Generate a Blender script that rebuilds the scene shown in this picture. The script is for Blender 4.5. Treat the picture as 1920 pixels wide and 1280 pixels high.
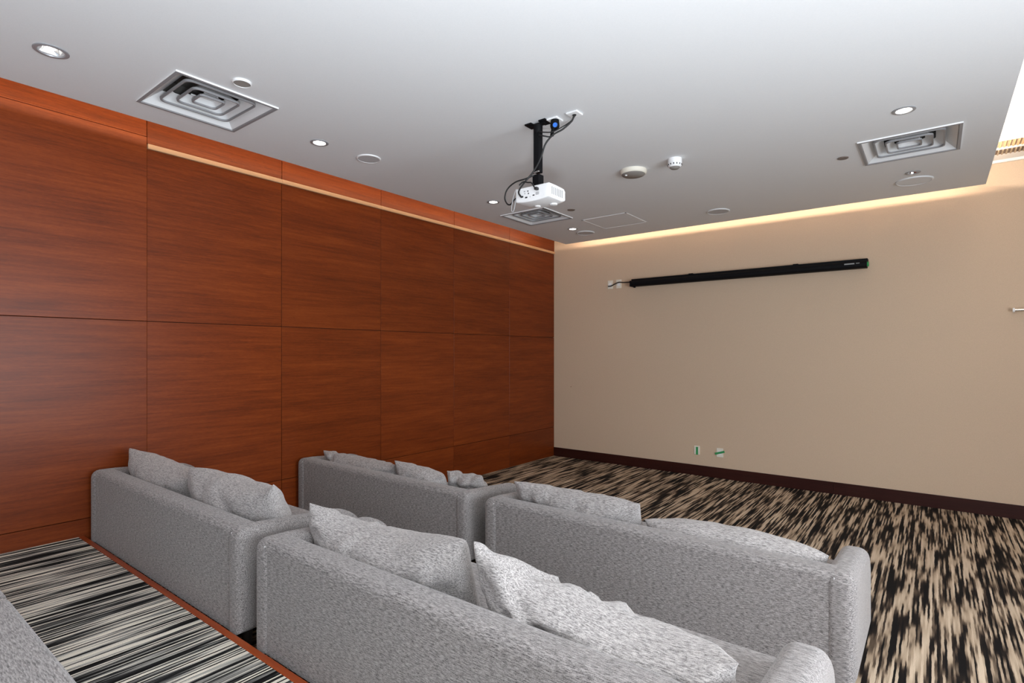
import bpy, bmesh, math, random
from mathutils import Vector, Matrix, noise

C = bpy.context.scene.collection
for o in list(bpy.data.objects):
    bpy.data.objects.remove(o, do_unlink=True)
scene = bpy.context.scene
PI = math.pi

# ------------------------------------------------------------------ camera
cd = bpy.data.cameras.new('camera')
cam = bpy.data.objects.new('camera', cd); C.objects.link(cam)
cd.sensor_width = 36.0
cd.lens = 36.0 * 1024.1 / 1920.0
cd.shift_y = 21.6 / 1920.0
cd.clip_start = 0.02
cam.location = (0, 0, 1.69)
cam.rotation_euler = (PI / 2, 0, math.radians(37.716))
scene.camera = cam

# ------------------------------------------------------------------ exposure, world
scene.view_settings.view_transform = 'Standard'
scene.view_settings.look = 'None'
scene.view_settings.gamma = 1
scene.view_settings.use_curve_mapping = False
scene.view_settings.exposure = 0.08
w = bpy.data.worlds.new('world'); scene.world = w; w.use_nodes = True
w.node_tree.nodes['Background'].inputs[0].default_value = (0.75, 0.85, 1.0, 1)
w.node_tree.nodes['Background'].inputs[1].default_value = 0.5

# ------------------------------------------------------------------ large lights
def area(name, loc, rot, sx, sy, power, col, spread=None):
    l = bpy.data.lights.new(name, 'AREA'); l.shape = 'RECTANGLE'
    l.size = sx; l.size_y = sy; l.energy = power; l.color = col
    if spread: l.spread = spread
    o = bpy.data.objects.new(name, l); C.objects.link(o)
    o.location = loc; o.rotation_euler = rot
    return o
# daylight through the tall windows of the right wall (facing -X) and through the rear window (facing +Y)
area('daylight_right', (2.93, 0.95, 1.55), (0, math.radians(90), 0), 2.3, 4.9, 330, (0.86, 0.93, 1.0))
area('daylight_rear', (-1.6, -2.72, 1.75), (math.radians(90), 0, 0), 5.2, 2.1, 14, (0.86, 0.93, 1.0))
# the photographer's flash bounced off the ceiling beside the camera
area('bounce_flash', (0.25, -0.10, 1.05), (math.radians(180), 0, 0), 0.5, 0.5, 190, (0.86, 0.93, 1.0))
# warm strips lying in the cove behind the lip of the dropped ceiling
WARM = (1.0, 0.78, 0.55)
area('cove_light_far', (-2.07, 7.20, 3.455), (math.radians(90), 0, 0), 4.85, 0.012, 20, (1.0, 0.76, 0.57))
area('cove_light_left', (-4.49, 2.4, 3.452), (0, math.radians(90), 0), 0.012, 9.4, 30, WARM)
area('cove_light_right', (0.335, 2.4, 3.452), (0, math.radians(-90), 0), 0.012, 9.4, 90, (1.0, 0.88, 0.74))

# ------------------------------------------------------------------ materials
def newmat(name):
    m = bpy.data.materials.new(name); m.use_nodes = True
    nt = m.node_tree; b = nt.nodes['Principled BSDF']
    return m, nt, b
def plain(name, col, rough=0.6, metal=0.0, emit=None, estr=0.0, spec=0.5):
    m, nt, b = newmat(name)
    b.inputs['Base Color'].default_value = (*col, 1)
    b.inputs['Roughness'].default_value = rough
    b.inputs['Metallic'].default_value = metal
    b.inputs['Specular IOR Level'].default_value = spec
    if emit:
        b.inputs['Emission Color'].default_value = (*emit, 1)
        b.inputs['Emission Strength'].default_value = estr
    # fine procedural mottling so nothing is perfectly flat
    tc = nt.nodes.new('ShaderNodeTexCoord'); n = nt.nodes.new('ShaderNodeTexNoise')
    n.inputs['Scale'].default_value = 60; n.inputs['Detail'].default_value = 3
    nt.links.new(tc.outputs['Object'], n.inputs['Vector'])
    bp = nt.nodes.new('ShaderNodeBump'); bp.inputs['Strength'].default_value = 0.04
    nt.links.new(n.outputs['Fac'], bp.inputs['Height']); nt.links.new(bp.outputs['Normal'], b.inputs['Normal'])
    return m
def N(nt, t, **kw):
    n = nt.nodes.new(t)
    for k, v in kw.items():
        if k.startswith('_'): setattr(n, k[1:], v)
        else: n.inputs[k].default_value = v
    return n
def ramp(nt, stops, interp='LINEAR'):
    r = nt.nodes.new('ShaderNodeValToRGB'); r.color_ramp.interpolation = interp
    e = r.color_ramp.elements
    while len(e) < len(stops): e.new(0.5)
    for i, (p, c) in enumerate(stops):
        e[i].position = p; e[i].color = (*c, 1)
    return r
def mth(nt, op, a, b=None):
    n = nt.nodes.new('ShaderNodeMath'); n.operation = op
    for i, v in enumerate((a, b)):
        if v is None: continue
        if isinstance(v, (int, float)): n.inputs[i].default_value = v
        else: nt.links.new(v, n.inputs[i])
    return n.outputs[0]

def wood_mat(name, dark, mid, light, rough=0.38, vary=True, axis='Y', coat=0.25):
    """veneer, grain running along the given axis of the world"""
    m, nt, b = newmat(name)
    tc = N(nt, 'ShaderNodeNewGeometry'); sep = N(nt, 'ShaderNodeSeparateXYZ')
    nt.links.new(tc.outputs['Position'], sep.inputs[0])
    info = N(nt, 'ShaderNodeObjectInfo')
    off = mth(nt, 'MULTIPLY', info.outputs['Random'], 37.0 if vary else 0.0)
    a, c = (sep.outputs['Y'], sep.outputs['X']) if axis == 'Y' else (sep.outputs['X'], sep.outputs['Y'])
    def field(sa, sz, det, rg=0.6):
        cmb = N(nt, 'ShaderNodeCombineXYZ')
        nt.links.new(mth(nt, 'MULTIPLY', a, sa), cmb.inputs[0])
        nt.links.new(mth(nt, 'MULTIPLY', sep.outputs['Z'], sz), cmb.inputs[2])
        nt.links.new(mth(nt, 'ADD', mth(nt, 'MULTIPLY', c, sz), off), cmb.inputs[1])
        n = N(nt, 'ShaderNodeTexNoise', Scale=1.0, Detail=det, Roughness=rg)
        nt.links.new(cmb.outputs[0], n.inputs['Vector'])
        return n.outputs['Fac']
    f1 = field(0.7, 8, 3); f2 = field(2.6, 55, 5, 0.7); f3 = field(30, 420, 2)
    s = mth(nt, 'ADD', mth(nt, 'MULTIPLY', f1, 0.33), mth(nt, 'ADD', mth(nt, 'MULTIPLY', f2, 0.42), mth(nt, 'MULTIPLY', f3, 0.25)))
    r = ramp(nt, [(0.34, dark), (0.5, mid), (0.68, light)])
    nt.links.new(s, r.inputs[0])
    hs = N(nt, 'ShaderNodeHueSaturation')
    nt.links.new(mth(nt, 'ADD', mth(nt, 'MULTIPLY', info.outputs['Random'], 0.14 if vary else 0), 0.93), hs.inputs['Value'])
    nt.links.new(r.outputs[0], hs.inputs['Color']); nt.links.new(hs.outputs[0], b.inputs['Base Color'])
    b.inputs['Roughness'].default_value = rough
    b.inputs['Specular IOR Level'].default_value = 0.22; b.inputs['Coat Weight'].default_value = coat; b.inputs['Coat Roughness'].default_value = 0.32
    bp = N(nt, 'ShaderNodeBump', Strength=0.05, Distance=0.002)
    nt.links.new(f2, bp.inputs['Height']); nt.links.new(bp.outputs[0], b.inputs['Normal'])
    return m

def carpet_mat(name, sy, width, cols, contrast=1.0):
    """short ragged pile strokes running along Y"""
    m, nt, b = newmat(name)
    g = N(nt, 'ShaderNodeNewGeometry'); sep = N(nt, 'ShaderNodeSeparateXYZ')
    nt.links.new(g.outputs['Position'], sep.inputs[0])
    X, Y = sep.outputs['X'], sep.outputs['Y']
    # ragged edge: nudge x a little
    rv = N(nt, 'ShaderNodeCombineXYZ')
    nt.links.new(mth(nt, 'MULTIPLY', X, 38.0), rv.inputs[0]); nt.links.new(mth(nt, 'MULTIPLY', Y, 11.0 if sy > 1.5 else 9.0), rv.inputs[1])
    rg = N(nt, 'ShaderNodeTexNoise', Scale=1.0, Detail=3.0)
    nt.links.new(rv.outputs[0], rg.inputs['Vector'])
    Xr = mth(nt, 'ADD', X, mth(nt, 'MULTIPLY', mth(nt, 'SUBTRACT', rg.outputs['Fac'], 0.5), width * 0.9))
    def strokes(wd, sy_, seed, det=1.0):
        cell = mth(nt, 'FLOOR', mth(nt, 'DIVIDE', Xr, wd))
        wn = N(nt, 'ShaderNodeTexWhiteNoise', _noise_dimensions='1D')
        nt.links.new(mth(nt, 'ADD', cell, seed), wn.inputs['W'])
        cmb = N(nt, 'ShaderNodeCombineXYZ')
        nt.links.new(mth(nt, 'MULTIPLY', wn.outputs['Value'], 400.0), cmb.inputs[0])
        nt.links.new(mth(nt, 'MULTIPLY', Y, sy_), cmb.inputs[1])
        n = N(nt, 'ShaderNodeTexNoise', Scale=1.0, Detail=det, Roughness=0.5)
        nt.links.new(cmb.outputs[0], n.inputs['Vector'])
        return n.outputs['Fac'], wn.outputs['Value']
    a, wa = strokes(width, sy, 0.0, 1.5)
    c, wc = strokes(width * 2.6, sy * 0.6, 91.0, 1.0)
    # clumps
    cm = N(nt, 'ShaderNodeCombineXYZ')
    nt.links.new(mth(nt, 'MULTIPLY', X, 5.0), cm.inputs[0]); nt.links.new(mth(nt, 'MULTIPLY', Y, 1.8), cm.inputs[1])
    cl = N(nt, 'ShaderNodeTexNoise', Scale=1.0, Detail=2.0)
    nt.links.new(cm.outputs[0], cl.inputs['Vector'])
    s = mth(nt, 'ADD', mth(nt, 'MULTIPLY', a, 0.58), mth(nt, 'ADD', mth(nt, 'MULTIPLY', c, 0.28), mth(nt, 'MULTIPLY', cl.outputs['Fac'], 0.14)))
    s = mth(nt, 'ADD', mth(nt, 'MULTIPLY', mth(nt, 'SUBTRACT', s, 0.5), contrast), 0.5)
    r = ramp(nt, cols, 'LINEAR')
    nt.links.new(s, r.inputs[0])
    fz = N(nt, 'ShaderNodeTexNoise', Scale=420.0, Detail=2.0)
    nt.links.new(g.outputs['Position'], fz.inputs['Vector'])
    mx = N(nt, 'ShaderNodeHueSaturation')
    nt.links.new(mth(nt, 'ADD', mth(nt, 'MULTIPLY', fz.outputs['Fac'], 1.3), 0.35), mx.inputs['Value'])
    nt.links.new(r.outputs[0], mx.inputs['Color']); nt.links.new(mx.outputs[0], b.inputs['Base Color'])
    b.inputs['Roughness'].default_value = 0.95; b.inputs['Specular IOR Level'].default_value = 0.15
    bp = N(nt, 'ShaderNodeBump', Strength=0.5, Distance=0.004)
    nt.links.new(mth(nt, 'ADD', fz.outputs['Fac'], a), bp.inputs['Height']); nt.links.new(bp.outputs[0], b.inputs['Normal'])
    return m

def fabric_mat(name, lo, hi):
    m, nt, b = newmat(name)
    tc = N(nt, 'ShaderNodeTexCoord')
    mp = N(nt, 'ShaderNodeMapping'); mp.inputs['Scale'].default_value = (42, 260, 260)
    nt.links.new(tc.outputs['Object'], mp.inputs[0])
    n1 = N(nt, 'ShaderNodeTexNoise', Scale=1.0, Detail=3.0, Roughness=0.65); nt.links.new(mp.outputs[0], n1.inputs['Vector'])
    mp2 = N(nt, 'ShaderNodeMapping'); mp2.inputs['Scale'].default_value = (420, 420, 420)
    nt.links.new(tc.outputs['Object'], mp2.inputs[0])
    n2 = N(nt, 'ShaderNodeTexNoise', Scale=1.0, Detail=1.0); nt.links.new(mp2.outputs[0], n2.inputs['Vector'])
    s = mth(nt, 'ADD', mth(nt, 'MULTIPLY', n1.outputs['Fac'], 0.7), mth(nt, 'MULTIPLY', n2.outputs['Fac'], 0.3))
    r = ramp(nt, [(0.36, lo), (0.62, hi)]); nt.links.new(s, r.inputs[0])
    nt.links.new(r.outputs[0], b.inputs['Base Color'])
    b.inputs['Roughness'].default_value = 0.92; b.inputs['Specular IOR Level'].default_value = 0.2
    b.inputs['Sheen Weight'].default_value = 0.25; b.inputs['Sheen Roughness'].default_value = 0.5
    bp = N(nt, 'ShaderNodeBump', Strength=0.35, Distance=0.002)
    nt.links.new(s, bp.inputs['Height']); nt.links.new(bp.outputs[0], b.inputs['Normal'])
    return m

def paint_mat(name, col, var=0.04, sc=260, rough=0.8, bump=0.12):
    m, nt, b = newmat(name)
    g = N(nt, 'ShaderNodeNewGeometry')
    n = N(nt, 'ShaderNodeTexNoise', Scale=float(sc), Detail=2.0); nt.links.new(g.outputs['Position'], n.inputs['Vector'])
    hs = N(nt, 'ShaderNodeHueSaturation'); hs.inputs['Color'].default_value = (*col, 1)
    nt.links.new(mth(nt, 'ADD', mth(nt, 'MULTIPLY', n.outputs['Fac'], var * 2), 1 - var), hs.inputs['Value'])
    nt.links.new(hs.outputs[0], b.inputs['Base Color'])
    b.inputs['Roughness'].default_value = rough; b.inputs['Specular IOR Level'].default_value = 0.3
    bp = N(nt, 'ShaderNodeBump', Strength=bump, Distance=0.002)
    nt.links.new(n.outputs['Fac'], bp.inputs['Height']); nt.links.new(bp.outputs[0], b.inputs['Normal'])
    return m

M = {}
M['wood'] = wood_mat('mahogany_veneer', (0.085, 0.016, 0.003), (0.165, 0.030, 0.005), (0.25, 0.053, 0.009), rough=0.34, coat=0.0)
M['nosing'] = wood_mat('nosing_wood', (0.24, 0.036, 0.008), (0.36, 0.062, 0.012), (0.46, 0.10, 0.02), vary=False, axis='X')
M['base'] = wood_mat('dark_skirting_wood', (0.020, 0.004, 0.003), (0.032, 0.007, 0.005), (0.045, 0.011, 0.007), rough=0.45, axis='X', coat=0.1)
M['pale'] = plain('pale_oak', (0.62, 0.34, 0.17), 0.5)
M['groove'] = plain('groove', (0.02, 0.006, 0.003), 0.8)
M['wallpaper'] = paint_mat('beige_wallpaper', (0.62, 0.475, 0.345), 0.16, 240, 0.85, 0.25)
M['plaster'] = paint_mat('warm_plaster', (0.50, 0.42, 0.34), 0.04)
M['brownwall'] = paint_mat('brown_wall', (0.16, 0.08, 0.045), 0.06)
M['ceiling'] = paint_mat('ceiling_paint', (0.76, 0.77, 0.78), 0.03, 150, 0.75)
M['ceil_hi'] = paint_mat('upper_ceiling_paint', (0.80, 0.78, 0.75), 0.03, 150)
carp = [(0.38, (0.007, 0.006, 0.006)), (0.455, (0.020, 0.014, 0.011)), (0.485, (0.085, 0.060, 0.042)), (0.515, (0.17, 0.125, 0.088)), (0.55, (0.40, 0.305, 0.215)), (0.70, (0.62, 0.50, 0.375))]
carn = [(0.36, (0.006, 0.006, 0.006)), (0.455, (0.022, 0.022, 0.022)), (0.495, (0.17, 0.165, 0.155)), (0.54, (0.42, 0.405, 0.365)), (0.60, (0.82, 0.76, 0.65))]  # same carpet as below, the cool daylight on it put into these greys
M['carpet'] = carpet_mat('streaked_carpet', 1.9, 0.0115, carp, 1.8)
M['carpet_cool_lit'] = carpet_mat('streaked_carpet_cool_light', 1.1, 0.009, carn, 2.0)
M['fabric'] = fabric_mat('grey_heather_fabric', (0.058, 0.052, 0.052), (0.40, 0.370, 0.360))
M['fabric_c'] = fabric_mat('grey_heather_cushion_fabric', (0.12, 0.112, 0.110), (0.55, 0.515, 0.50))
M['piping'] = plain('piping', (0.40, 0.385, 0.38), 0.95, spec=0.1)
M['leg'] = plain('dark_leg', (0.015, 0.012, 0.010), 0.5)
M['white'] = plain('white_enamel', (0.88, 0.885, 0.89), 0.45)
M['vent'] = plain('white_metal_vent', (0.74, 0.75, 0.76), 0.4)
M['vent_lip'] = plain('shaded_metal_lip', (0.27, 0.27, 0.28), 0.5)  # shade on the downward vent faces, put into the colour
M['greymesh'] = plain('speaker_mesh', (0.50, 0.50, 0.51), 0.7)
M['greycap'] = plain('grey_cap_and_shade', (0.28, 0.26, 0.24), 0.6)
M['darkcap'] = plain('dark_brown_cap', (0.20, 0.16, 0.14), 0.6)  # darker and browner than the other cap
M['black'] = plain('black_metal', (0.004, 0.004, 0.005), 0.6, spec=0.15)
M['cable'] = plain('black_cable', (0.012, 0.012, 0.012), 0.6)
M['void'] = plain('dark_void', (0.012, 0.011, 0.010), 0.9)
M['duct'] = plain('duct_grey', (0.07, 0.065, 0.06), 0.8)
M['chrome'] = plain('satin_chrome', (0.75, 0.73, 0.70), 0.25, 1.0)
M['mirror'] = plain('reflector', (0.9, 0.9, 0.9), 0.12, 1.0)
M['lamp'] = plain('lamp_glow', (1, 1, 1), 0.5, emit=(1.0, 0.95, 0.86), estr=14)
M['lamp_low'] = plain('lamp_dim', (1, 1, 1), 0.5, emit=(1.0, 0.95, 0.88), estr=3.0)
M['ring'] = plain('downlight_ring', (0.36, 0.37, 0.39), 0.4, 0.3)
M['blue'] = plain('blue_plug', (0.01, 0.14, 0.60), 0.4)
M['green'] = plain('green_tape_and_reflection', (0.03, 0.30, 0.09), 0.6)
M['label'] = plain('grey_label', (0.30, 0.31, 0.31), 0.6)
M['cream'] = plain('cream_plastic', (0.80, 0.76, 0.66), 0.5)
M['grey'] = plain('grey_plastic', (0.40, 0.40, 0.41), 0.5)
M['rubber'] = plain('port_black', (0.02, 0.02, 0.02), 0.5)
M['glass'] = plain('lens_glass', (0.02, 0.02, 0.03), 0.05)
M['grille'] = plain('bronze_grille', (0.33, 0.25, 0.16), 0.5)
M['grille_d'] = plain('bronze_grille_dark', (0.13, 0.085, 0.06), 0.5)

# ------------------------------------------------------------------ helpers
def link(name, bm, mat, parent=None, smooth=False, auto=None):
    me = bpy.data.meshes.new(name); bm.normal_update(); bm.to_mesh(me); bm.free()
    if mat: me.materials.append(mat)
    if smooth:
        for p in me.polygons: p.use_smooth = True
    if auto is not None:
        for p in me.polygons: p.use_smooth = True
        try: me.set_sharp_from_angle(angle=math.radians(auto))
        except Exception: pass
    o = bpy.data.objects.new(name, me); C.objects.link(o)
    if parent: o.parent = parent
    return o
def thing(name, label, cat, loc=(0, 0, 0), rz=0, group=None):
    o = bpy.data.objects.new(name, None); C.objects.link(o)
    o.location = loc; o.rotation_euler = (0, 0, rz); o.empty_display_size = 0.1
    o['label'] = label; o['category'] = cat
    if group: o['group'] = group
    return o
def tag(o, label, cat, group=None):
    o['label'] = label; o['category'] = cat
    if group: o['group'] = group
    return o
def struct(o, label=None, cat=None):
    o['kind'] = 'structure'
    if label: o['label'] = label
    if cat: o['category'] = cat
    return o
def add_box(bm, x0, x1, y0, y1, z0, z1, bev=0.0, seg=2):
    r = bmesh.ops.create_cube(bm, size=1.0)
    vs = r['verts']
    for v in vs:
        v.co = Vector((x0 if v.co.x < 0 else x1, y0 if v.co.y < 0 else y1, z0 if v.co.z < 0 else z1))
    if bev > 0:
        es = list({e for v in vs for e in v.link_edges})
        bmesh.ops.bevel(bm, geom=es, offset=bev, segments=seg, profile=0.5, affect='EDGES')
    return bm
def box(*a, **k): return add_box(bmesh.new(), *a, **k)
def add_lathe(bm, prof, cx=0, cy=0, n=32, cap=True):
    """prof: list of (r, z) revolved about z"""
    rings = []
    for r, z in prof:
        rings.append([bm.verts.new((cx + r * math.cos(2 * PI * i / n), cy + r * math.sin(2 * PI * i / n), z)) for i in range(n)])
    for a, b in zip(rings, rings[1:]):
        for i in range(n):
            bm.faces.new((a[i], a[(i + 1) % n], b[(i + 1) % n], b[i]))
    if cap:
        bm.faces.new(list(reversed(rings[0]))); bm.faces.new(rings[-1])
    return bm
def add_tube(bm, pts, r, n=8):
    """smooth tube through points (Catmull-Rom)"""
    P = [Vector(p) for p in pts]
    Q = []
    for i in range(len(P) - 1):
        p0 = P[max(i - 1, 0)]; p1 = P[i]; p2 = P[i + 1]; p3 = P[min(i + 2, len(P) - 1)]
        for k in range(6):
            t = k / 6
            Q.append(0.5 * ((2 * p1) + (-p0 + p2) * t + (2 * p0 - 5 * p1 + 4 * p2 - p3) * t * t + (-p0 + 3 * p1 - 3 * p2 + p3) * t ** 3))
    Q.append(P[-1])
    rings = []; up = Vector((0.3, 0.5, 0.8)).normalized()
    for i, q in enumerate(Q):
        d = (Q[min(i + 1, len(Q) - 1)] - Q[max(i - 1, 0)]).normalized()
        u = d.cross(up)
        if u.length < 0.05: u = d.cross(Vector((1, 0, 0)))
        u.normalize(); v = d.cross(u)
        rings.append([bm.verts.new(q + r * (math.cos(2 * PI * k / n) * u + math.sin(2 * PI * k / n) * v)) for k in range(n)])
    for a, b in zip(rings, rings[1:]):
        for k in range(n): bm.faces.new((a[k], a[(k + 1) % n], b[(k + 1) % n], b[k]))
    bm.faces.new(list(reversed(rings[0]))); bm.faces.new(rings[-1])
    return bm
def add_prism_x(bm, prof, x0, x1, bev=0.0, seg=3):
    """extrude a (y,z) outline along x, rims bevelled"""
    a = [bm.verts.new((x0, y, z)) for y, z in prof]; b = [bm.verts.new((x1, y, z)) for y, z in prof]
    n = len(prof)
    fs = [bm.faces.new(a), bm.faces.new(list(reversed(b)))]
    for i in range(n): fs.append(bm.faces.new((a[i], b[i], b[(i + 1) % n], a[(i + 1) % n])))
    bmesh.ops.recalc_face_normals(bm, faces=fs)
    if bev > 0:
        es = [e for e in bm.edges if (e.verts[0] in a and e.verts[1] in a) or (e.verts[0] in b and e.verts[1] in b)]
        bmesh.ops.bevel(bm, geom=es, offset=bev, segments=seg, profile=0.5, affect='EDGES')
    return bm
def copy_tree(o, parent=None):
    c = o.copy(); C.objects.link(c); c.parent = parent
    for ch in [x for x in bpy.data.objects if x.parent == o]: copy_tree(ch, c)
    return c

# ------------------------------------------------------------------ room shell
XL, YB = -4.96, 7.549       # face of the left veneer wall, face of the far wall
XR, YR = 3.0, -2.8          # right wall, rear wall
ZS, ZC = 3.39, 3.68         # underside of the dropped ceiling, upper ceiling
T1, T2 = 0.17, 0.345        # heights of the two platforms

fl = struct(link('floor', box(XL - 0.12, XR + 0.12, YR - 0.12, YB + 0.12, -0.1, 0.0), M['carpet']),
            'black and tan streaked carpet of the lower floor in front of the sofas')
p1 = struct(link('platform', box(XL, XR, 1.235, 2.12, 0.0, T1), M['carpet']),
            'lower carpeted step under the rear row of sofas')
p2 = struct(link('platform', box(XL, XR, YR, 1.219, 0.0, T2), M['carpet_cool_lit']),
            'upper platform in the same streaked carpet, cool daylight greyed into its colour')
nb = bmesh.new(); add_box(nb, XL, XR, 1.219, 1.256, T2 - 0.03, T2 + 0.001, 0.004)
nz = link('step_nosing', nb, M['nosing'], p2); nz['label'] = 'orange-brown wooden nosing edging the platform carpet'
link('riser', box(XL, XR, 1.219, 1.234, 0.0, T2 - 0.03), M['nosing'], p2)
nb = bmesh.new(); add_box(nb, XL, XR, 2.12, 2.145, T1 - 0.03, T1 + 0.001, 0.004)
link('step_nosing', nb, M['nosing'], p1)

# left wall: veneer panels on a dark backing
wl = struct(link('wall_left', box(XL - 0.12, XL - 0.022, YR, YB + 0.12, 0, ZC), M['groove']),
            'red-brown mahogany veneer panelled wall on the left')
ys = [YR, -1.895, -0.71, 0.475, 1.66, 2.797, 3.985, 5.174, 6.352, YB]
G = 0.0022
def panel(y0, y1, z0, z1, dx=0.0, mat='wood', name='panel'):
    bm = box(XL - 0.022, XL + dx, y0 + G, y1 - G, z0 + G, z1 - G, 0.0016, 1)
    return link(name, bm, M[mat], wl)
for i in range(len(ys) - 1):
    y0, y1 = ys[i], ys[i + 1]
    door = (i == 3)
    dx = 0.012 if door else 0.0
    panel(y0, y1, 0.0, 0.472, dx)
    panel(y0, y1, 0.472, 1.943, dx)
    top = 3.408 if door else 3.316
    panel(y0, y1, 1.943, top, dx)
    panel(y0, y1, 3.355 if not door else 3.42, ZC, 0.006)
    if i > 3:
        t = link('ledge_strip', box(XL - 0.022, XL + 0.016, y0 + (0.0 if i > 4 else 0.004), y1, 3.316, 3.355, 0.004), M['pale'], wl)
        t['label'] = 'pale wooden strip between the tall panels and the top band'
    else:
        link('ledge_strip', box(XL - 0.022, XL + 0.014, y0, y1 - 0.004, top, top + 0.012, 0.002), M['wood'], wl)

# far wall
wf = struct(link('wall_far', box(XL - 0.12, XR + 0.12, YB, YB + 0.12, 0, ZC), M['wallpaper']), 'beige wallpapered far wall')
bb = bmesh.new()
for k in range(4):
    x0 = XL + k * 2.0; add_box(bb, x0 + 0.001, min(x0 + 2.0, XR) - 0.001, YB - 0.014, YB, 0.0, 0.143, 0.002)
struct(link('baseboard_far', bb, M['base']), 'dark brown wooden baseboard along the far wall')
struct(link('trim_1', box(0.0, XR, YB - 0.03, YB, ZC - 0.03, ZC, 0.005), M['ceil_hi']), 'white cornice at the top of the far wall')

# right wall with tall windows (outside the frame; the daylight comes in here)
wr = bmesh.new()
add_box(wr, XR, XR + 0.12, YR, -1.55, 0, ZC); add_box(wr, XR, XR + 0.12, 3.45, YB, 0, ZC)
add_box(wr, XR, XR + 0.12, -1.55, 3.45, 0, 0.35); add_box(wr, XR, XR + 0.12, -1.55, 3.45, 2.75, ZC)
struct(link('wall_right', wr, M['brownwall']), 'brown right wall with a tall window')
wn = bmesh.new()
for y in (-1.55, -0.58, 0.42, 1.42, 2.42, 3.39): add_box(wn, XR + 0.02, XR + 0.08, y, y + 0.06, 0.35, 2.75)
add_box(wn, XR + 0.02, XR + 0.08, -1.55, 3.45, 0.35, 0.41); add_box(wn, XR + 0.02, XR + 0.08, -1.55, 3.45, 2.69, 2.75)
struct(link('window_1', wn, M['white']), 'white window frame in the right wall')
# rear wall with a window
wb = bmesh.new()
add_box(wb, XL - 0.12, -4.3, YR - 0.12, YR, 0, ZC); add_box(wb, 1.1, XR + 0.12, YR - 0.12, YR, 0, ZC)
add_box(wb, -4.3, 1.1, YR - 0.12, YR, 0, 0.65); add_box(wb, -4.3, 1.1, YR - 0.12, YR, 2.85, ZC)
struct(link('wall_rear', wb, M['plaster']), 'plain beige rear wall with a window')
wn = bmesh.new()
for x in (-4.3, -2.98, -1.63, -0.28, 1.04): add_box(wn, x, x + 0.06, YR - 0.08, YR - 0.02, 0.65, 2.85)
add_box(wn, -4.3, 1.1, YR - 0.08, YR - 0.02, 0.65, 0.71); add_box(wn, -4.3, 1.1, YR - 0.08, YR - 0.02, 2.79, 2.85)
struct(link('window_2', wn, M['white']), 'white window frame in the rear wall')

# upper ceiling
uc = struct(link('ceiling', box(XL - 0.12, XR + 0.12, YR - 0.12, YB + 0.12, ZC, ZC + 0.1), M['ceil_hi']), 'white upper ceiling above the cove')

# dropped ceiling slab with real openings for the vents and lamps
SX0, SX1, SY0, SY1 = -4.56, 0.41, -2.3, 7.27
vents = [(-3.923, 1.683, 0.325), (-0.163, 5.53, 0.332), (-3.92, 5.575, 0.325)]
lamps = [(-3.932, 0.845, 'off'), (-3.932, 2.54, 'on'), (-3.928, 4.736, 'on'), (-3.92, 6.431, 'on'), (-0.169, 4.705, 'on'), (-0.16, 6.38, 'off')]
holes = [(x - h + 0.012, x + h - 0.012, y - h + 0.012, y + h - 0.012) for x, y, h in vents] + [(x - 0.045, x + 0.045, y - 0.045, y + 0.045) for x, y, s in lamps]
xs = sorted({SX0, SX1} | {v for h in holes for v in h[:2]}); yy = sorted({SY0, SY1} | {v for h in holes for v in h[2:]})
sb = bmesh.new(); vg = {}
def V(i, j, z):
    k = (i, j, z)
    if k not in vg: vg[k] = sb.verts.new((xs[i], yy[j], z))
    return vg[k]
for i in range(len(xs) - 1):
    for j in range(len(yy) - 1):
        cx, cy = (xs[i] + xs[i + 1]) / 2, (yy[j] + yy[j + 1]) / 2
        if any(h[0] < cx < h[1] and h[2] < cy < h[3] for h in holes): continue
        sb.faces.new((V(i, j, ZS), V(i, j + 1, ZS), V(i + 1, j + 1, ZS), V(i + 1, j, ZS)))
        sb.faces.new((V(i, j, ZS + .03), V(i + 1, j, ZS + .03), V(i + 1, j + 1, ZS + .03), V(i, j + 1, ZS + .03)))
bed = [e for e in sb.edges if e.is_boundary]
for e in bed:
    a, b2 = e.verts
    if a.co.z > ZS + 0.01: continue
    ka = [k for k, v in vg.items() if v is a][0]; kb = [k for k, v in vg.items() if v is b2][0]
    sb.faces.new((a, b2, V(kb[0], kb[1], ZS + .03), V(ka[0], ka[1], ZS + .03)))
bmesh.ops.recalc_face_normals(sb, faces=sb.faces[:])
slab = struct(link('ceiling', sb, M['ceiling']), 'grey-white dropped ceiling slab with vents and lamps')
lip = bmesh.new()
for a in ((SX0, SX1, SY1 - .008, SY1), (SX0, SX1, SY0, SY0 + .008), (SX0, SX0 + .008, SY0, SY1), (SX1 - .008, SX1, SY0, SY1)):
    add_box(lip, a[0], a[1], a[2], a[3], ZS + 0.03, ZS + 0.048)
link('lip', lip, M['ceiling'], slab)

# linear air slots in the upper ceiling by the far wall
t = thing('linear_diffuser', 'twin bronze slot grilles in the upper ceiling at the far right', 'vent', (0.2, 6.8, ZC))
link('frame', box(0, 2.6, 0.02, 0.53, -0.008, 0.0, 0.002), M['ceil_hi'], t)
for (y0, y1, mm) in ((0.05, 0.24, 'grille'), (0.33, 0.48, 'grille_d')):
    s = bmesh.new()
    add_box(s, 0.25, 2.55, y0, y1, -0.010, -0.008)
    link('slot', s, M[mm], t)
    s = bmesh.new()
    for k in range(72):
        x = 0.26 + k * 0.032; add_box(s, x, x + 0.012, y0, y1, -0.018, -0.010)
    o = link('fin', s, M['pale' if mm == 'grille' else 'grille'], t); o['kind'] = 'stuff'

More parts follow.
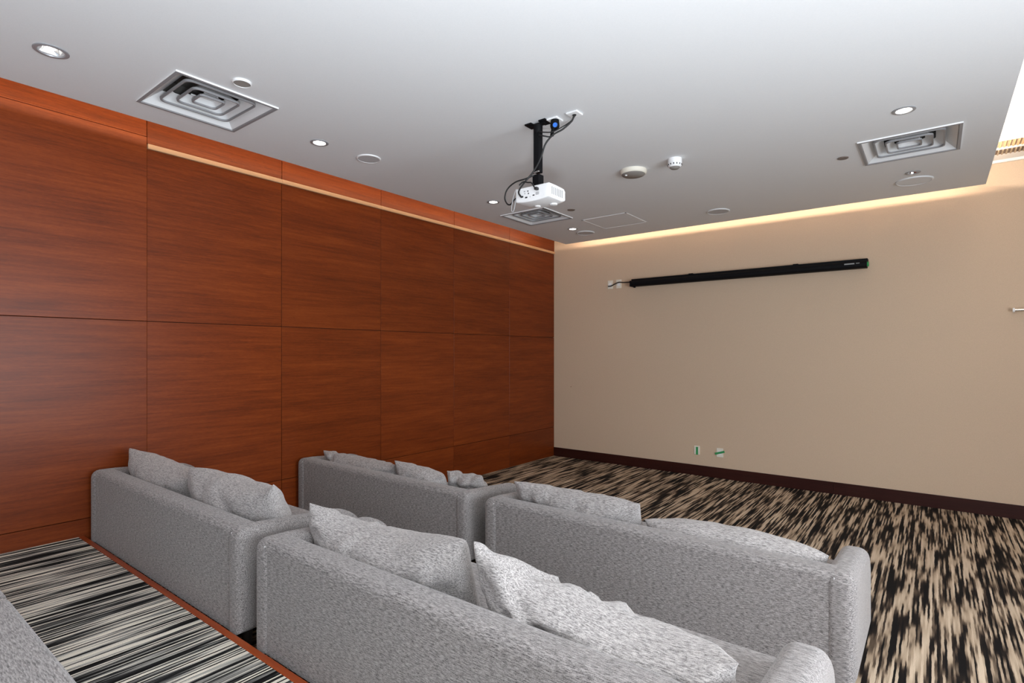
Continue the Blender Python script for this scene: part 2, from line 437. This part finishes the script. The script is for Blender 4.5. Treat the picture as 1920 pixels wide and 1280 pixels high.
# ------------------------------------------------------------------ sofas
def arc(cy, cz, r, a0, a1, n=8):
    return [(cy + r * math.cos(math.radians(a0 + (a1 - a0) * i / n)), cz + r * math.sin(math.radians(a0 + (a1 - a0) * i / n))) for i in range(n + 1)]
def make_sofa(L, label, loc, rz=0, D=0.75, group=None):
    t = thing('sofa', label, 'sofa', loc, rz, group)
    H = 0.665; A = 0.135; z0 = 0.155
    prof = [(0.0, z0), (D, z0)] + arc(D - 0.19, H - 0.035 - 0.19, 0.19, 0, 90, 12) + [(0.15, H - 0.002)] + arc(0.052, H - 0.052, 0.052, 90, 180, 4)
    for s in (0, 1):
        bm = bmesh.new(); x0 = 0 if s == 0 else L - A
        add_prism_x(bm, prof, x0, x0 + A, 0.048, 6)
        link('arm', bm, M['fabric'], t, auto=40)
    bm = bmesh.new()
    add_prism_x(bm, [(0.008, z0)] + [(0.15, z0)] + arc(0.15 - 0.04, H - 0.04, 0.04, 0, 90, 5) + arc(0.008 + 0.04, H - 0.04, 0.04, 90, 180, 5), A * 0.68, L - A * 0.68, 0.0)
    link('backrest', bm, M['fabric'], t, auto=40)
    for x in (A * 0.68, L - A * 0.68):
        bm = bmesh.new(); add_tube(bm, [(x, 0.007, z0 + 0.004), (x, 0.007, 0.4), (x, 0.008, H - 0.045), (x, 0.012, H - 0.032)], 0.0048, 6)
        link('piping', bm, M['piping'], t, smooth=True)
    link('seat_base', box(A, L - A, 0.13, D - 0.03, z0, 0.31, 0.012), M['fabric'], t)
    mid = L / 2
    for (xa, xb) in ((A, mid), (mid, L - A)):
        bm = box(xa + 0.003, xb - 0.003, 0.15, D + 0.045, 0.31, 0.474, 0.032, 4)
        for v in bm.verts:
            if v.co.z > 0.4:
                u = (v.co.x - xa) / (xb - xa); q = (v.co.y - 0.15) / (D - 0.15)
                v.co.z += 0.012 * math.sin(PI * min(max(u, 0), 1)) * math.sin(PI * min(max(q, 0), 1))
        link('seat_cushion', bm, M['fabric'], t, auto=40)
    for x in (0.08, L - 0.08):
        for y in (0.08, D - 0.08):
            bm = bmesh.new(); add_lathe(bm, [(0.018, 0.0), (0.026, z0)], x, y, 12)
            link('leg', bm, M['leg'], t, auto=40)
    return t
S1 = make_sofa(2.26, 'grey heather sofa of the rear row against the veneer wall', (-4.895, 1.270, T1))
S2 = make_sofa(2.26, 'nearest grey sofa, rear row on the right, its right arm by the open carpet', (-2.505, 1.270, T1))
S3 = make_sofa(2.25, 'grey sofa of the front row against the veneer wall, three crumpled cushions on it', (-4.925, 2.93, 0.0))
S4 = make_sofa(2.25, 'grey sofa of the front row on the right, one upright and one slumped cushion', (-2.53, 2.93, 0.0))
S0 = make_sofa(2.9, 'pale grey sofa on the upper platform, only a corner of its seat in view', (-4.1, -0.345, T2))

# ------------------------------------------------------------------ loose cushions
def make_cushion(label, x0, x1, y, z, h, th, lean, seed, group, creases=6, top=None, yaw=0.0, amp=1.0, roll=0.0):
    """soft square cushion; local x across, z up, leaning back towards -y. top(u) lowers the top edge locally"""
    rnd = random.Random(seed); wdt = x1 - x0; nu, nv = 60, 32
    cr = []
    for k in range(creases):
        cr.append((rnd.uniform(-0.95, 0.95), rnd.uniform(-0.9, 0.95), rnd.uniform(0, PI), rnd.uniform(0.10, 0.35), rnd.uniform(0.018, 0.045), rnd.uniform(0.4, 1.0)))
    bm = bmesh.new(); grid = [[], []]
    def pt(u, v, side):
        eu, ev = 1 - abs(u) ** 2.6, 1 - abs(v) ** 2.4
        t = th / 2 * (max(eu, 0) ** 0.5) * (max(ev, 0) ** 0.45)
        px = wdt / 2 * u * (1 - 0.035 * (1 - v * v))
        pz = h / 2 * v * (1 - 0.07 * (1 - u * u) * 0.4 + 0.03 * u * u)
        if top: pz -= max(0, (v + 1) / 2) ** 1.4 * top(u)
        p = Vector((px, side * t, pz))
        edge = (max(eu, 0) * max(ev, 0)) ** 0.35
        d = 0
        for cu, cv, ang, ln, wd, st in cr:
            dx = (u - cu) * wdt / 2; dz = (v - cv) * h / 2
            a = dx * math.cos(ang) + dz * math.sin(ang); b = -dx * math.sin(ang) + dz * math.cos(ang)
            b += 0.015 * math.sin(a * 22 + cu * 9)
            d += st * (-math.exp(-(b / wd) ** 2) + 0.7 * math.exp(-((b - wd * 1.6) / wd) ** 2)) * math.exp(-(a / ln) ** 2)
        q = Vector((u * wdt * 4 + seed * 3.1, v * h * 5, side * 2.0 + seed))
        p.y += side * edge * (0.016 * amp * d + 0.014 * amp * noise.noise(q) + 0.006 * amp * noise.noise(q * 2.6))
        p.z += edge * 0.010 * amp * d * (1 if v > 0 else 0.3) + (0.012 * amp * noise.noise(Vector((u * 2.6 + seed, 0.3, seed))) if v > 0.7 else 0) * max(0, v)
        return p
    for si, side in enumerate((1, -1)):
        for i in range(nu + 1):
            row = []
            u = math.sin((i / nu * 2 - 1) * PI / 2)
            for j in range(nv + 1):
                v = math.sin((j / nv * 2 - 1) * PI / 2)
                if side == -1 and (i in (0, nu) or j in (0, nv)): row.append(grid[0][i][j])
                else: row.append(bm.verts.new(pt(u, v, side)))
            grid[si].append(row)
    for si in (0, 1):
        g = grid[si]
        for i in range(nu):
            for j in range(nv):
                q = (g[i][j], g[i + 1][j], g[i + 1][j + 1], g[i][j + 1])
                if len(set(q)) == 4: bm.faces.new(q if si == 1 else tuple(reversed(q)))
    bmesh.ops.recalc_face_normals(bm, faces=bm.faces[:])
    o = link('back_cushion', bm, M['fabric_c'], None, smooth=True)
    o.rotation_euler = (math.radians(lean), math.radians(roll), math.radians(yaw))
    o.location = ((x0 + x1) / 2, y, z)
    tag(o, label, 'cushion', group)
    return o
GC = 'loose grey back cushions on the sofas'
SEAT1 = T1 + 0.462; SEAT2 = 0.462
def cush(label, x0, x1, row, seed, h=0.42, th=0.20, lean=24, creases=6, top=None, yaw=0, amp=1.0, dy=0.0, dz=0.0, roll=0):
    yb, seat = (1.27, SEAT1) if row == 1 else (2.93, SEAT2)
    le = math.radians(lean)
    y = yb + 0.155 + th * 0.42 + h / 2 * math.sin(le) * 0.75 + dy
    z = seat + h / 2 * math.cos(le) + 0.02 + dz
    return make_cushion(label, x0, x1, y, z, h, th, lean, seed, GC, creases, top, yaw, amp, roll)
cush('plump grey cushion at the veneer-wall end of the rear left sofa', -4.78, -3.80, 1, 3, h=0.35, th=0.26, lean=20, dy=-0.035, creases=3, top=lambda u: 0.015 + 0.045 * (u + 1), amp=0.7)
cush('wide grey cushion with a peaked corner at the right end of the rear left sofa', -3.78, -2.72, 1, 5, h=0.36, th=0.27, lean=19, dy=-0.03, creases=4, top=lambda u: 0.04 - 0.05 * max(0, u) ** 8, amp=0.8)
cush('large grey cushion at the left end of the nearest sofa, its right end creased', -2.44, -1.39, 1, 8, h=0.36, th=0.28, lean=16, dy=-0.022, creases=7, top=lambda u: 0.035 - 0.02 * u + 0.07 * (1 - u * u) * (1 - 0.4 * u), amp=0.9)
cush('crumpled grey cushion at the right end of the nearest sofa', -1.34, -0.42, 1, 12, h=0.38, th=0.26, lean=18, dy=-0.022, creases=11, top=lambda u: 0.03 + 0.075 * (u + 1) + 0.075 * (1 - u * u), amp=1.3)
cush('crumpled grey cushion at the veneer-wall end of the front left sofa', -4.77, -3.70, 2, 21, h=0.30, th=0.20, dy=-0.04, creases=9, top=lambda u: 0.045 + 0.01 * u, amp=1.4)
cush('middle one of the three cushions on the front left sofa', -3.68, -3.12, 2, 23, h=0.31, th=0.18, dy=-0.04, creases=6, top=lambda u: 0.035 + 0.03 * u, amp=1.2)
cush('rightmost of the three cushions on the front left sofa, folded and low', -3.20, -2.82, 2, 27, h=0.25, th=0.20, dy=0.10, creases=8, top=lambda u: 0.0, amp=1.5)
cush('upright wrinkled grey cushion at the left end of the front right sofa', -2.39, -1.42, 2, 31, h=0.32, th=0.20, dy=-0.04, creases=7, top=lambda u: 0.01, amp=1.2)
cush('slumped smooth grey cushion along the right end of the front right sofa', -1.41, -0.42, 2, 36, h=0.26, th=0.22, lean=26, dy=-0.03, creases=2, top=lambda u: 0.01 + 0.05 * u * u, amp=0.5)

# ------------------------------------------------------------------ ceiling vents
def sq_ring(bm, a, za, b, zb, rad=0.0, n=5):
    """square funnel wall from half-size a at za to half-size b at zb, optional rounded corners"""
    def outline(h, z, r):
        pts = []
        for (sx, sy, a0) in ((1, 1, 0), (-1, 1, 90), (-1, -1, 180), (1, -1, 270)):
            for k in range(n + 1):
                an = math.radians(a0 + 90 * k / n)
                pts.append(bm.verts.new((sx * (h - r) + r * math.cos(an), sy * (h - r) + r * math.sin(an), z)))
        return pts
    A = outline(a, za, max(rad, 0.001)); B = outline(b, zb, max(rad * b / a, 0.001))
    m = len(A)
    for k in range(m): bm.faces.new((A[k], A[(k + 1) % m], B[(k + 1) % m], B[k]))
    return A, B
def make_vent(label, x, y, h):
    t = thing('air_vent', label, 'vent', (x, y, ZS), 0, 'square ceiling air diffusers')
    bm = bmesh.new()
    sq_ring(bm, h, 0.0, h, -0.010); link('frame', bm, M['white'], t)
    bm = bmesh.new(); sq_ring(bm, h, -0.010, h - 0.020, -0.011); sq_ring(bm, h - 0.020, -0.011, h - 0.026, 0.0); link('flange', bm, M['vent_lip'], t)
    bm = bmesh.new(); sq_ring(bm, h - 0.026, -0.004, h * 0.64, 0.075, 0.0); link('funnel', bm, M['vent'], t)
    for a, b2, zb, r in ((h * 0.70, h * 0.52, 0.07, 0.045), (h * 0.47, h * 0.31, 0.065, 0.04), (h * 0.25, h * 0.13, 0.05, 0.025)):
        bm = bmesh.new()
        sq_ring(bm, a, 0.016, b2, zb, r)
        lv = link('louvre', bm, M['vent'], t, auto=35)
        bm = bmesh.new(); sq_ring(bm, a + 0.002, 0.020, a, 0.006, r); sq_ring(bm, a, 0.006, a - 0.009, 0.007, r); sq_ring(bm, a - 0.009, 0.007, a - 0.009, 0.018, r)
        link('lip', bm, M['vent_lip'], lv, auto=35)
    bm = bmesh.new(); add_box(bm, -h * 0.14, h * 0.14, -h * 0.14, h * 0.14, 0.046, 0.05); link('centre_plate', bm, M['vent'], t)
    for s in (-1, 1): link('bracket', box(s * h * 0.2 - 0.004, s * h * 0.2 + 0.004, -h * 0.26, h * 0.26, 0.05, 0.058), M['white'], t)
    bm = bmesh.new(); sq_ring(bm, h * 0.66, 0.075, h * 0.66, 0.16); add_box(bm, -h * .66, h * .66, -h * .66, h * .66, 0.155, 0.16)
    link('duct', bm, M['duct'], t)
    return t
make_vent('large white square air vent nearest the camera, by the veneer wall', *vents[0])
make_vent('white square air vent at the right, near the end of the dropped ceiling', *vents[1])
make_vent('shaded square air vent in the ceiling behind the projector', *vents[2])

# ------------------------------------------------------------------ downlights
def make_lamp(label, x, y, on, big=0.075):
    t = thing('downlight', label, 'downlight', (x, y, ZS), 0, 'round recessed downlights')
    bm = bmesh.new(); R = big
    add_lathe(bm, [(R, 0.0), (R, -0.004), (R - 0.006, -0.007), (R - 0.020, -0.006), (R - 0.024, 0.002)], n=36, cap=False)
    link('rim', bm, M['ring'], t, auto=40)
    bm = bmesh.new(); add_lathe(bm, [(R - 0.024, 0.0), (R - 0.034, 0.03), (R - 0.045, 0.06)], n=36, cap=False)
    link('reflector', bm, M['mirror'] if not on else M['white'], t, smooth=True)
    bm = bmesh.new()
    if on:
        add_lathe(bm, [(R - 0.0245, 0.001), (R - 0.028, 0.004), (0.01, 0.006)], n=28)
        link('bulb', bm, M['lamp'], t, smooth=True)
    else:
        add_lathe(bm, [(0.010, 0.012), (0.020, 0.02), (0.022, 0.05)], n=20)
        link('bulb', bm, M['lamp_low'], t, smooth=True)
        bm = bmesh.new(); add_lathe(bm, [(R - 0.046, 0.055), (R - 0.046, 0.06)], n=20); link('lamp_holder', bm, M['void'], t)
    if on:
        l = bpy.data.lights.new('downlight_beam', 'SPOT'); l.energy = 8; l.color = (1.0, 0.82, 0.62)
        l.spot_size = math.radians(115); l.spot_blend = 0.9; l.shadow_soft_size = 0.04
        o = bpy.data.objects.new('downlight_beam', l); C.objects.link(o); o.parent = t; o.location = (0, 0, -0.012)
    return t
nm = ['dim round downlight nearest the camera at the upper left, its bulb showing',
      'lit round downlight between the nearest air vent and the flat round speaker',
      'lit round downlight just left of the projector',
      'lit round downlight in the far left ceiling corner',
      'lit round downlight above the air vent on the right',
      'unlit small downlight below the air vent on the right']
for (x, y, s), lb in zip(lamps, nm):
    make_lamp(lb, x, y, s == 'on', 0.082 if lb.startswith('dim') else (0.070 if s == 'on' else 0.062))

# ------------------------------------------------------------------ round ceiling speakers, sprinkler caps
def disc(name, label, cat, x, y, r, th, rim, face, group):
    t = thing(name, label, cat, (x, y, ZS), 0, group)
    bm = bmesh.new(); add_lathe(bm, [(r, 0.0), (r, -th * 0.7), (r - th * 0.4, -th), (r * 0.9, -th), (r * 0.9, -th * 0.6)], n=40, cap=False)
    link('rim', bm, M[rim], t, auto=40)
    bm = bmesh.new(); add_lathe(bm, [(r * 0.9, -th * 0.6), (r * 0.9, -th * 0.75)], n=40); link('cover', bm, M[face], t)
    return t
GS = 'flat round ceiling speakers'
disc('ceiling_speaker', 'flat round ceiling speaker right of the lit lamp over the veneer wall panels', 'speaker', -3.91, 3.01, 0.103, 0.010, 'white', 'greymesh', GS)
disc('ceiling_speaker', 'flat round ceiling speaker in the middle above the wall-mounted screen case', 'speaker', -2.05, 6.69, 0.130, 0.012, 'ceiling', 'greymesh', GS)
disc('ceiling_speaker', 'flat round ceiling speaker in the far left corner beside a lit lamp', 'speaker', -3.90, 6.74, 0.125, 0.012, 'ceiling', 'greymesh', GS)
disc('ceiling_speaker', 'large flat round ceiling speaker below the right air vent', 'speaker', -0.158, 6.69, 0.155, 0.012, 'ceiling', 'ceiling', GS)
GP = 'small round sprinkler caps'
disc('sprinkler_cap', 'small round grey cap on the ceiling above the nearest air vent', 'sprinkler cap', -3.437, 1.675, 0.055, 0.014, 'white', 'greycap', GP)
disc('sprinkler_cap', 'small dark round cap left of the right-hand air vent', 'sprinkler cap', -0.63, 5.53, 0.042, 0.008, 'darkcap', 'darkcap', GP)
disc('sprinkler_cap', 'small dark round cap right of the vent behind the projector', 'sprinkler cap', -3.409, 5.557, 0.045, 0.008, 'darkcap', 'darkcap', GP)

# access hatch
t = thing('access_hatch', 'flush square access hatch with a thin frame in the far ceiling', 'hatch', (-3.26, 6.38, ZS))
hb = bmesh.new()
for a in ((-.31, .31, .292, .31), (-.31, .31, -.31, -.292), (-.31, -.292, -.31, .31), (.292, .31, -.31, .31)): add_box(hb, a[0], a[1], a[2], a[3], -0.005, 0.0, 0.001, 1)
link('frame', hb, M['white'], t); link('panel', box(-.286, .286, -.286, .286, -0.003, 0.0), M['ceiling'], t)

# smoke detector and beacon
t = thing('smoke_detector', 'wide flat white smoke detector right of the projector', 'smoke detector', (-2.22, 4.72, ZS))
bm = bmesh.new(); add_lathe(bm, [(0.122, 0.0), (0.122, -0.022), (0.112, -0.036), (0.108, -0.038)], n=40, cap=False); link('housing', bm, M['cream'], t, auto=40)
bm = bmesh.new(); add_lathe(bm, [(0.108, -0.037), (0.10, -0.045), (0.0005, -0.047)], n=40, cap=False); link('sensor_face', bm, M['greycap'], t, smooth=True)  # shading of the underside is painted in with this grey
bm = bmesh.new(); add_lathe(bm, [(0.012, -0.044), (0.010, -0.052), (0.001, -0.053)], -0.05, -0.05, n=16, cap=False); link('indicator', bm, M['white'], t, smooth=True)
t = thing('heat_detector', 'small white domed heat detector right of the wide flat smoke detector', 'smoke detector', (-1.80, 4.66, ZS))
bm = bmesh.new(); add_lathe(bm, [(0.060, 0.0), (0.061, -0.050), (0.057, -0.064), (0.046, -0.074)], n=32, cap=False); link('housing', bm, M['white'], t, auto=40)
bm = bmesh.new()
for k in range(14):
    a = 2 * PI * k / 14; r = 0.0585
    add_box(bm, r * math.cos(a) - 0.004, r * math.cos(a) + 0.004, r * math.sin(a) - 0.004, r * math.sin(a) + 0.004, -0.06, -0.048)
link('vent_slots', bm, M['rubber'], t)
bm = bmesh.new(); add_lathe(bm, [(0.046, -0.074), (0.034, -0.086), (0.001, -0.088)], n=32, cap=False); link('cap', bm, M['greycap'], t, smooth=True)

# ------------------------------------------------------------------ projector on its pole
PX, PY = -2.32, 3.315
t = thing('projector_mount', 'black pole mount dropping from the ceiling to the projector', 'mount', (PX, PY, ZS))
bm = bmesh.new()
for s in (-1, 1):
    q = bmesh.new(); 
    add_box(bm, s * 0.062 - 0.03, s * 0.062 + 0.03, -0.045, 0.045, -0.012, 0.0, 0.003)
add_box(bm, -0.07, 0.07, -0.02, 0.02, -0.02, -0.006, 0.003)
link('ceiling_plate', bm, M['black'], t)
bm = bmesh.new(); add_lathe(bm, [(0.034, -0.015), (0.034, -0.075), (0.026, -0.085)], n=20); link('collar', bm, M['black'], t, auto=40)
bm = bmesh.new(); add_box(bm, -0.026, 0.026, -0.026, 0.026, -0.37, -0.06, 0.006); link('pole', bm, M['black'], t)
bm = bmesh.new(); add_box(bm, -0.031, 0.031, -0.031, 0.031, -0.475, -0.385, 0.006); link('swivel_joint', bm, M['black'], t)
bm = bmesh.new(); add_tube(bm, [(-0.028, -0.03, -0.375), (0.0, -0.032, -0.372), (0.03, -0.03, -0.368)], 0.006); link('clamp_screw', bm, M['chrome'], t, smooth=True)
bm = bmesh.new()
for a in (35, 145, 215, 325):
    r = math.radians(a); add_tube(bm, [(0, 0, -0.472), (0.05 * math.cos(r), 0.04 * math.sin(r), -0.474), (0.11 * math.cos(r), 0.08 * math.sin(r), -0.484)], 0.006, 6)
link('bracket_arms', bm, M['black'], t)

pj = thing('projector', 'white ceiling projector hanging from the black pole', 'projector', (-2.295, 3.32, 2.785))
W2, D2, H2 = 0.148, 0.118, 0.112
bm = bmesh.new()
# body: tapered towards the lens end, belly curved
nx = 10
def body(bm):
    rings = []
    for i in range(nx + 1):
        x = -W2 + 2 * W2 * i / nx; e = (abs(x) / W2)
        y1 = D2 - 0.018 * e ** 3; zb = 0.012 * e ** 2.2
        rings.append([bm.verts.new(p) for p in ((x, -D2, zb), (x, y1 * 0.55, zb - 0.002), (x, y1, zb + 0.012), (x, y1, H2 - 0.022), (x, y1 * 0.8, H2 - 0.004), (x, -D2 * 0.2, H2), (x, -D2, H2 - 0.002))])
    for a, b2 in zip(rings, rings[1:]):
        n = len(a)
        for k in range(n): bm.faces.new((a[k], a[(k + 1) % n], b2[(k + 1) % n], b2[k]))
    bm.faces.new(rings[0]); bm.faces.new(list(reversed(rings[-1])))
body(bm); bmesh.ops.recalc_face_normals(bm, faces=bm.faces[:])
sharp = [e for e in bm.edges if len(e.link_faces) == 2 and e.calc_face_angle() > 0.6]
bmesh.ops.bevel(bm, geom=sharp, offset=0.008, segments=3, profile=0.5, affect='EDGES')
link('body', bm, M['white'], pj, auto=35)
# side louvres (right side)
for k in range(7):
    y = -0.085 + k * 0.022
    link('side_slot', box(W2 - 0.001, W2 + 0.0012, y, y + 0.011, 0.034, 0.088), M['grey'], pj)
# rear ports
ports = [(-0.088, 0.045, 0.022, 0.012, 'rubber'), (-0.050, 0.034, 0.020, 0.010, 'rubber'), (-0.035, 0.078, 0.009, 0.009, 'rubber'), (-0.030, 0.060, 0.009, 0.009, 'rubber'),
         (-0.065, 0.080, 0.014, 0.008, 'grey'), (-0.062, 0.064, 0.008, 0.008, 'grey'), (0.015, 0.040, 0.016, 0.008, 'rubber'), (0.050, 0.048, 0.030, 0.020, 'greymesh'), (-0.015, 0.034, 0.007, 0.007, 'grey')]
for (x, z, ww, hh, mm) in ports:
    link('port', box(x - ww / 2, x + ww / 2, -D2 - 0.0025, -D2 + 0.002, z - hh / 2, z + hh / 2, 0.001, 1), M[mm], pj)
link('power_plug', box(0.038, 0.062, -D2 - 0.03, -D2, 0.068, 0.086, 0.003), M['rubber'], pj)
bm = bmesh.new(); add_tube(bm, [(0.045, D2 - 0.02, 0.055), (0.045, D2 + 0.012, 0.055)], 0.030, 24); link('lens_barrel', bm, M['grey'], pj, auto=40)
bm = bmesh.new(); add_tube(bm, [(0.045, D2 + 0.0, 0.055), (0.045, D2 + 0.014, 0.055)], 0.022, 24); link('lens', bm, M['glass'], pj, smooth=True)
for (x, y, r) in ((-0.045, 0.02, 0.024), (0.075, 0.05, 0.030)):
    bm = bmesh.new(); add_lathe(bm, [(r, 0.004), (r * 0.9, -0.006), (r * 0.5, -0.008)], x, y, 20); link('foot', bm, M['white'], pj, auto=40)

# plates on the ceiling and what plugs into them
def plate(label, x, y, z=ZS, s=0.045):
    t = thing('cable_plate', label, 'wall plate', (x, y, z), 0, 'white cable plates on the ceiling')
    bm = bmesh.new(); add_box(bm, -s, s, -s, s, -0.012, 0.0, 0.004); link('cover', bm, M['white'], t)
    bm = bmesh.new(); add_lathe(bm, [(0.015, -0.013), (0.015, -0.012)], n=16); link('hole', bm, M['void'], t)
    return t
plate('white square ceiling plate with the black and blue plug', -2.185, 3.335)
plate('white square ceiling plate the long cables come out of', -2.02, 3.335)
t = thing('power_plug', 'black industrial plug with a blue end hanging under a ceiling plate', 'plug', (-2.178, 3.325, ZS - 0.012))
bm = bmesh.new(); add_lathe(bm, [(0.030, 0.0), (0.034, -0.045), (0.028, -0.065)], n=20); link('socket_body', bm, M['black'], t, auto=40)
bm = bmesh.new(); add_tube(bm, [(0.0, -0.01, -0.05), (-0.012, -0.014, -0.085), (-0.016, -0.015, -0.115)], 0.013, 12); link('plug_grip', bm, M['black'], t, smooth=True)
bm = bmesh.new(); add_tube(bm, [(0.014, -0.012, -0.040), (0.024, -0.036, -0.052)], 0.016, 16); link('blue_cap', bm, M['blue'], t, auto=40)

def cable(label, pts, r, group='black cables of the projector', mat='cable'):
    bm = bmesh.new(); add_tube(bm, pts, r, 7)
    return tag(link('cable', bm, M[mat], None, smooth=True), label, 'cable', group)
cable('thick black cable swooping from the ceiling plate across the pole down to the projector back',
      [(-2.02, 3.33, 3.375), (-2.03, 3.315, 3.33), (-2.08, 3.28, 3.275), (-2.15, 3.26, 3.245), (-2.21, 3.25, 3.19), (-2.255, 3.25, 3.09), (-2.32, 3.25, 3.01), (-2.385, 3.22, 2.93), (-2.405, 3.19, 2.87), (-2.385, 3.185, 2.832), (-2.383, 3.199, 2.83)], 0.0065)
cable('thin black cable running beside the thick one to the pole top',
      [(-2.015, 3.34, 3.375), (-2.045, 3.325, 3.335), (-2.10, 3.29, 3.295), (-2.16, 3.27, 3.272), (-2.23, 3.265, 3.285), (-2.29, 3.28, 3.31)], 0.0042)
cable('short sagging cable between the pole top and the blue plug',
      [(-2.288, 3.285, 3.285), (-2.24, 3.27, 3.262), (-2.205, 3.285, 3.252), (-2.194, 3.305, 3.262)], 0.005)
cable('black cable looping out to the left of the projector',
      [(-2.335, 3.285, 3.00), (-2.385, 3.25, 2.975), (-2.47, 3.24, 2.965), (-2.545, 3.24, 2.93), (-2.575, 3.24, 2.87), (-2.555, 3.24, 2.82), (-2.51, 3.225, 2.80), (-2.46, 3.21, 2.825), (-2.44, 3.215, 2.835)], 0.0055)
cable('thin cable drooping below the left end of the projector',
      [(-2.44, 3.21, 2.90), (-2.455, 3.2, 2.86), (-2.475, 3.2, 2.79), (-2.478, 3.2, 2.745), (-2.465, 3.2, 2.735), (-2.452, 3.2, 2.76), (-2.448, 3.212, 2.83)], 0.0028, mat='grey')
cable('tangled short cable lying on top of the projector',
      [(-2.40, 3.19, 2.915), (-2.37, 3.195, 2.935), (-2.33, 3.20, 2.925), (-2.29, 3.19, 2.912), (-2.255, 3.175, 2.872)], 0.0055)

# ------------------------------------------------------------------ far wall: screen case, plates, outlets, rail
sc = thing('projection_screen_case', 'long black rolled-up projection screen case on the far wall', 'screen', (-3.53, YB, 2.67))
SL = 2.92
bm = bmesh.new()
prof = [(-0.13, 0.0), (-0.145, 0.012), (-0.15, 0.03), (-0.15, 0.062), (-0.14, 0.074), (-0.03, 0.074), (-0.03, 0.0)]
add_prism_x(bm, prof, 0.0, SL, 0.003, 1); link('case', bm, M['black'], sc, auto=40)
bm = bmesh.new(); add_prism_x(bm, [(-0.115, 0.074), (-0.115, 0.105), (-0.0, 0.105), (-0.0, 0.074)], 0.0, SL + 0.005, 0.002, 1); link('mounting_rail', bm, M['black'], sc)
for x in (0.86, 2.17):
    link('hanger', box(x - 0.03, x + 0.03, -0.06, 0.0, 0.105, 0.122, 0.003), M['black'], sc)
link('end_cap', box(-0.012, 0.012, -0.15, -0.03, -0.004, 0.08, 0.004), M['black'], sc)
link('pull_tab', box(0.03, 0.06, -0.11, -0.09, -0.022, 0.002, 0.004), M['black'], sc)
bm = bmesh.new(); add_tube(bm, [(SL - 0.002, -0.10, 0.04), (SL + 0.016, -0.10, 0.04)], 0.028, 16); link('roller_end', bm, M['green'], sc, auto=40)  # green reflection on the cap, painted as its colour
lb = bmesh.new()
add_box(lb, 2.70, 2.80, -0.1512, -0.150, 0.044, 0.058); add_box(lb, 2.815, 2.85, -0.1512, -0.150, 0.049, 0.057)
link('label_sticker', lb, M['label'], sc)

def wplate(label, x0, x1, z0, z1, holes=True):
    t = thing('wall_plate', label, 'wall plate', ((x0 + x1) / 2, YB, (z0 + z1) / 2), 0, 'small white plates on the far wall')
    a, b2 = (x1 - x0) / 2, (z1 - z0) / 2
    link('cover', box(-a, a, -0.010, 0.0, -b2, b2, 0.003), M['cream'], t)
    link('socket', box(-a * 0.5, a * 0.5, -0.0115, -0.009, -b2 * 0.45, b2 * 0.45, 0.001, 1), M['white'], t)
    return t
wplate('upper white wall plate farther left of the screen case', -3.972, -3.886, 2.672, 2.800)
wplate('upper white wall plate next to the left end of the screen case', -3.828, -3.744, 2.672, 2.803)
a = wplate('low white socket plate with an upright strip of green tape', -2.638, -2.560, 0.288, 0.408)
tp = bmesh.new(); add_box(tp, -0.012, 0.018, -0.0135, -0.0115, -0.062, 0.045, 0.0008, 1); link('tape', tp, M['green'], a)
a = wplate('low white socket plate with green tape stuck across it', -2.333, -2.245, 0.286, 0.406)
bm = bmesh.new(); add_box(bm, -0.066, 0.066, -0.0135, -0.0115, -0.014, 0.014, 0.0008, 1)
bmesh.ops.rotate(bm, verts=bm.verts[:], cent=(0, 0, 0), matrix=Matrix.Rotation(math.radians(-18), 3, 'Y')); link('tape', bm, M['green'], a)
cable('thin dark cable from the white wall plates to the screen case', [(-3.955, 7.53, 2.712), (-3.90, 7.52, 2.712), (-3.84, 7.51, 2.735), (-3.76, 7.50, 2.755), (-3.68, 7.49, 2.745), (-3.54, 7.47, 2.74)], 0.0085, 'cable of the screen case')
t = thing('wall_rail', 'end of a satin metal rail bracketed to the far wall at the right edge', 'rail', (0.64, YB, 2.125))
bm = bmesh.new(); add_tube(bm, [(0.0, -0.06, 0), (0.45, -0.06, 0), (0.9, -0.06, 0)], 0.017, 14); link('bar', bm, M['chrome'], t, auto=40)
for xx in (0.012, 0.88):
    bm = bmesh.new(); add_tube(bm, [(xx, -0.06, 0), (xx, 0.0, 0)], 0.013, 12); link('bracket', bm, M['chrome'], t, auto=40)
bm = bmesh.new(); add_tube(bm, [(-0.012, -0.06, 0), (0.004, -0.06, 0)], 0.022, 14); link('end_cap', bm, M['white'], t, auto=40)
bm = bmesh.new(); add_tube(bm, [(-4.631, YB - 0.012, 1.147), (-4.631, YB, 1.147)], 0.006, 8)
tag(link('screw', bm, M['chrome'], None), 'tiny shiny screw in the far wall near the veneer corner', 'screw')
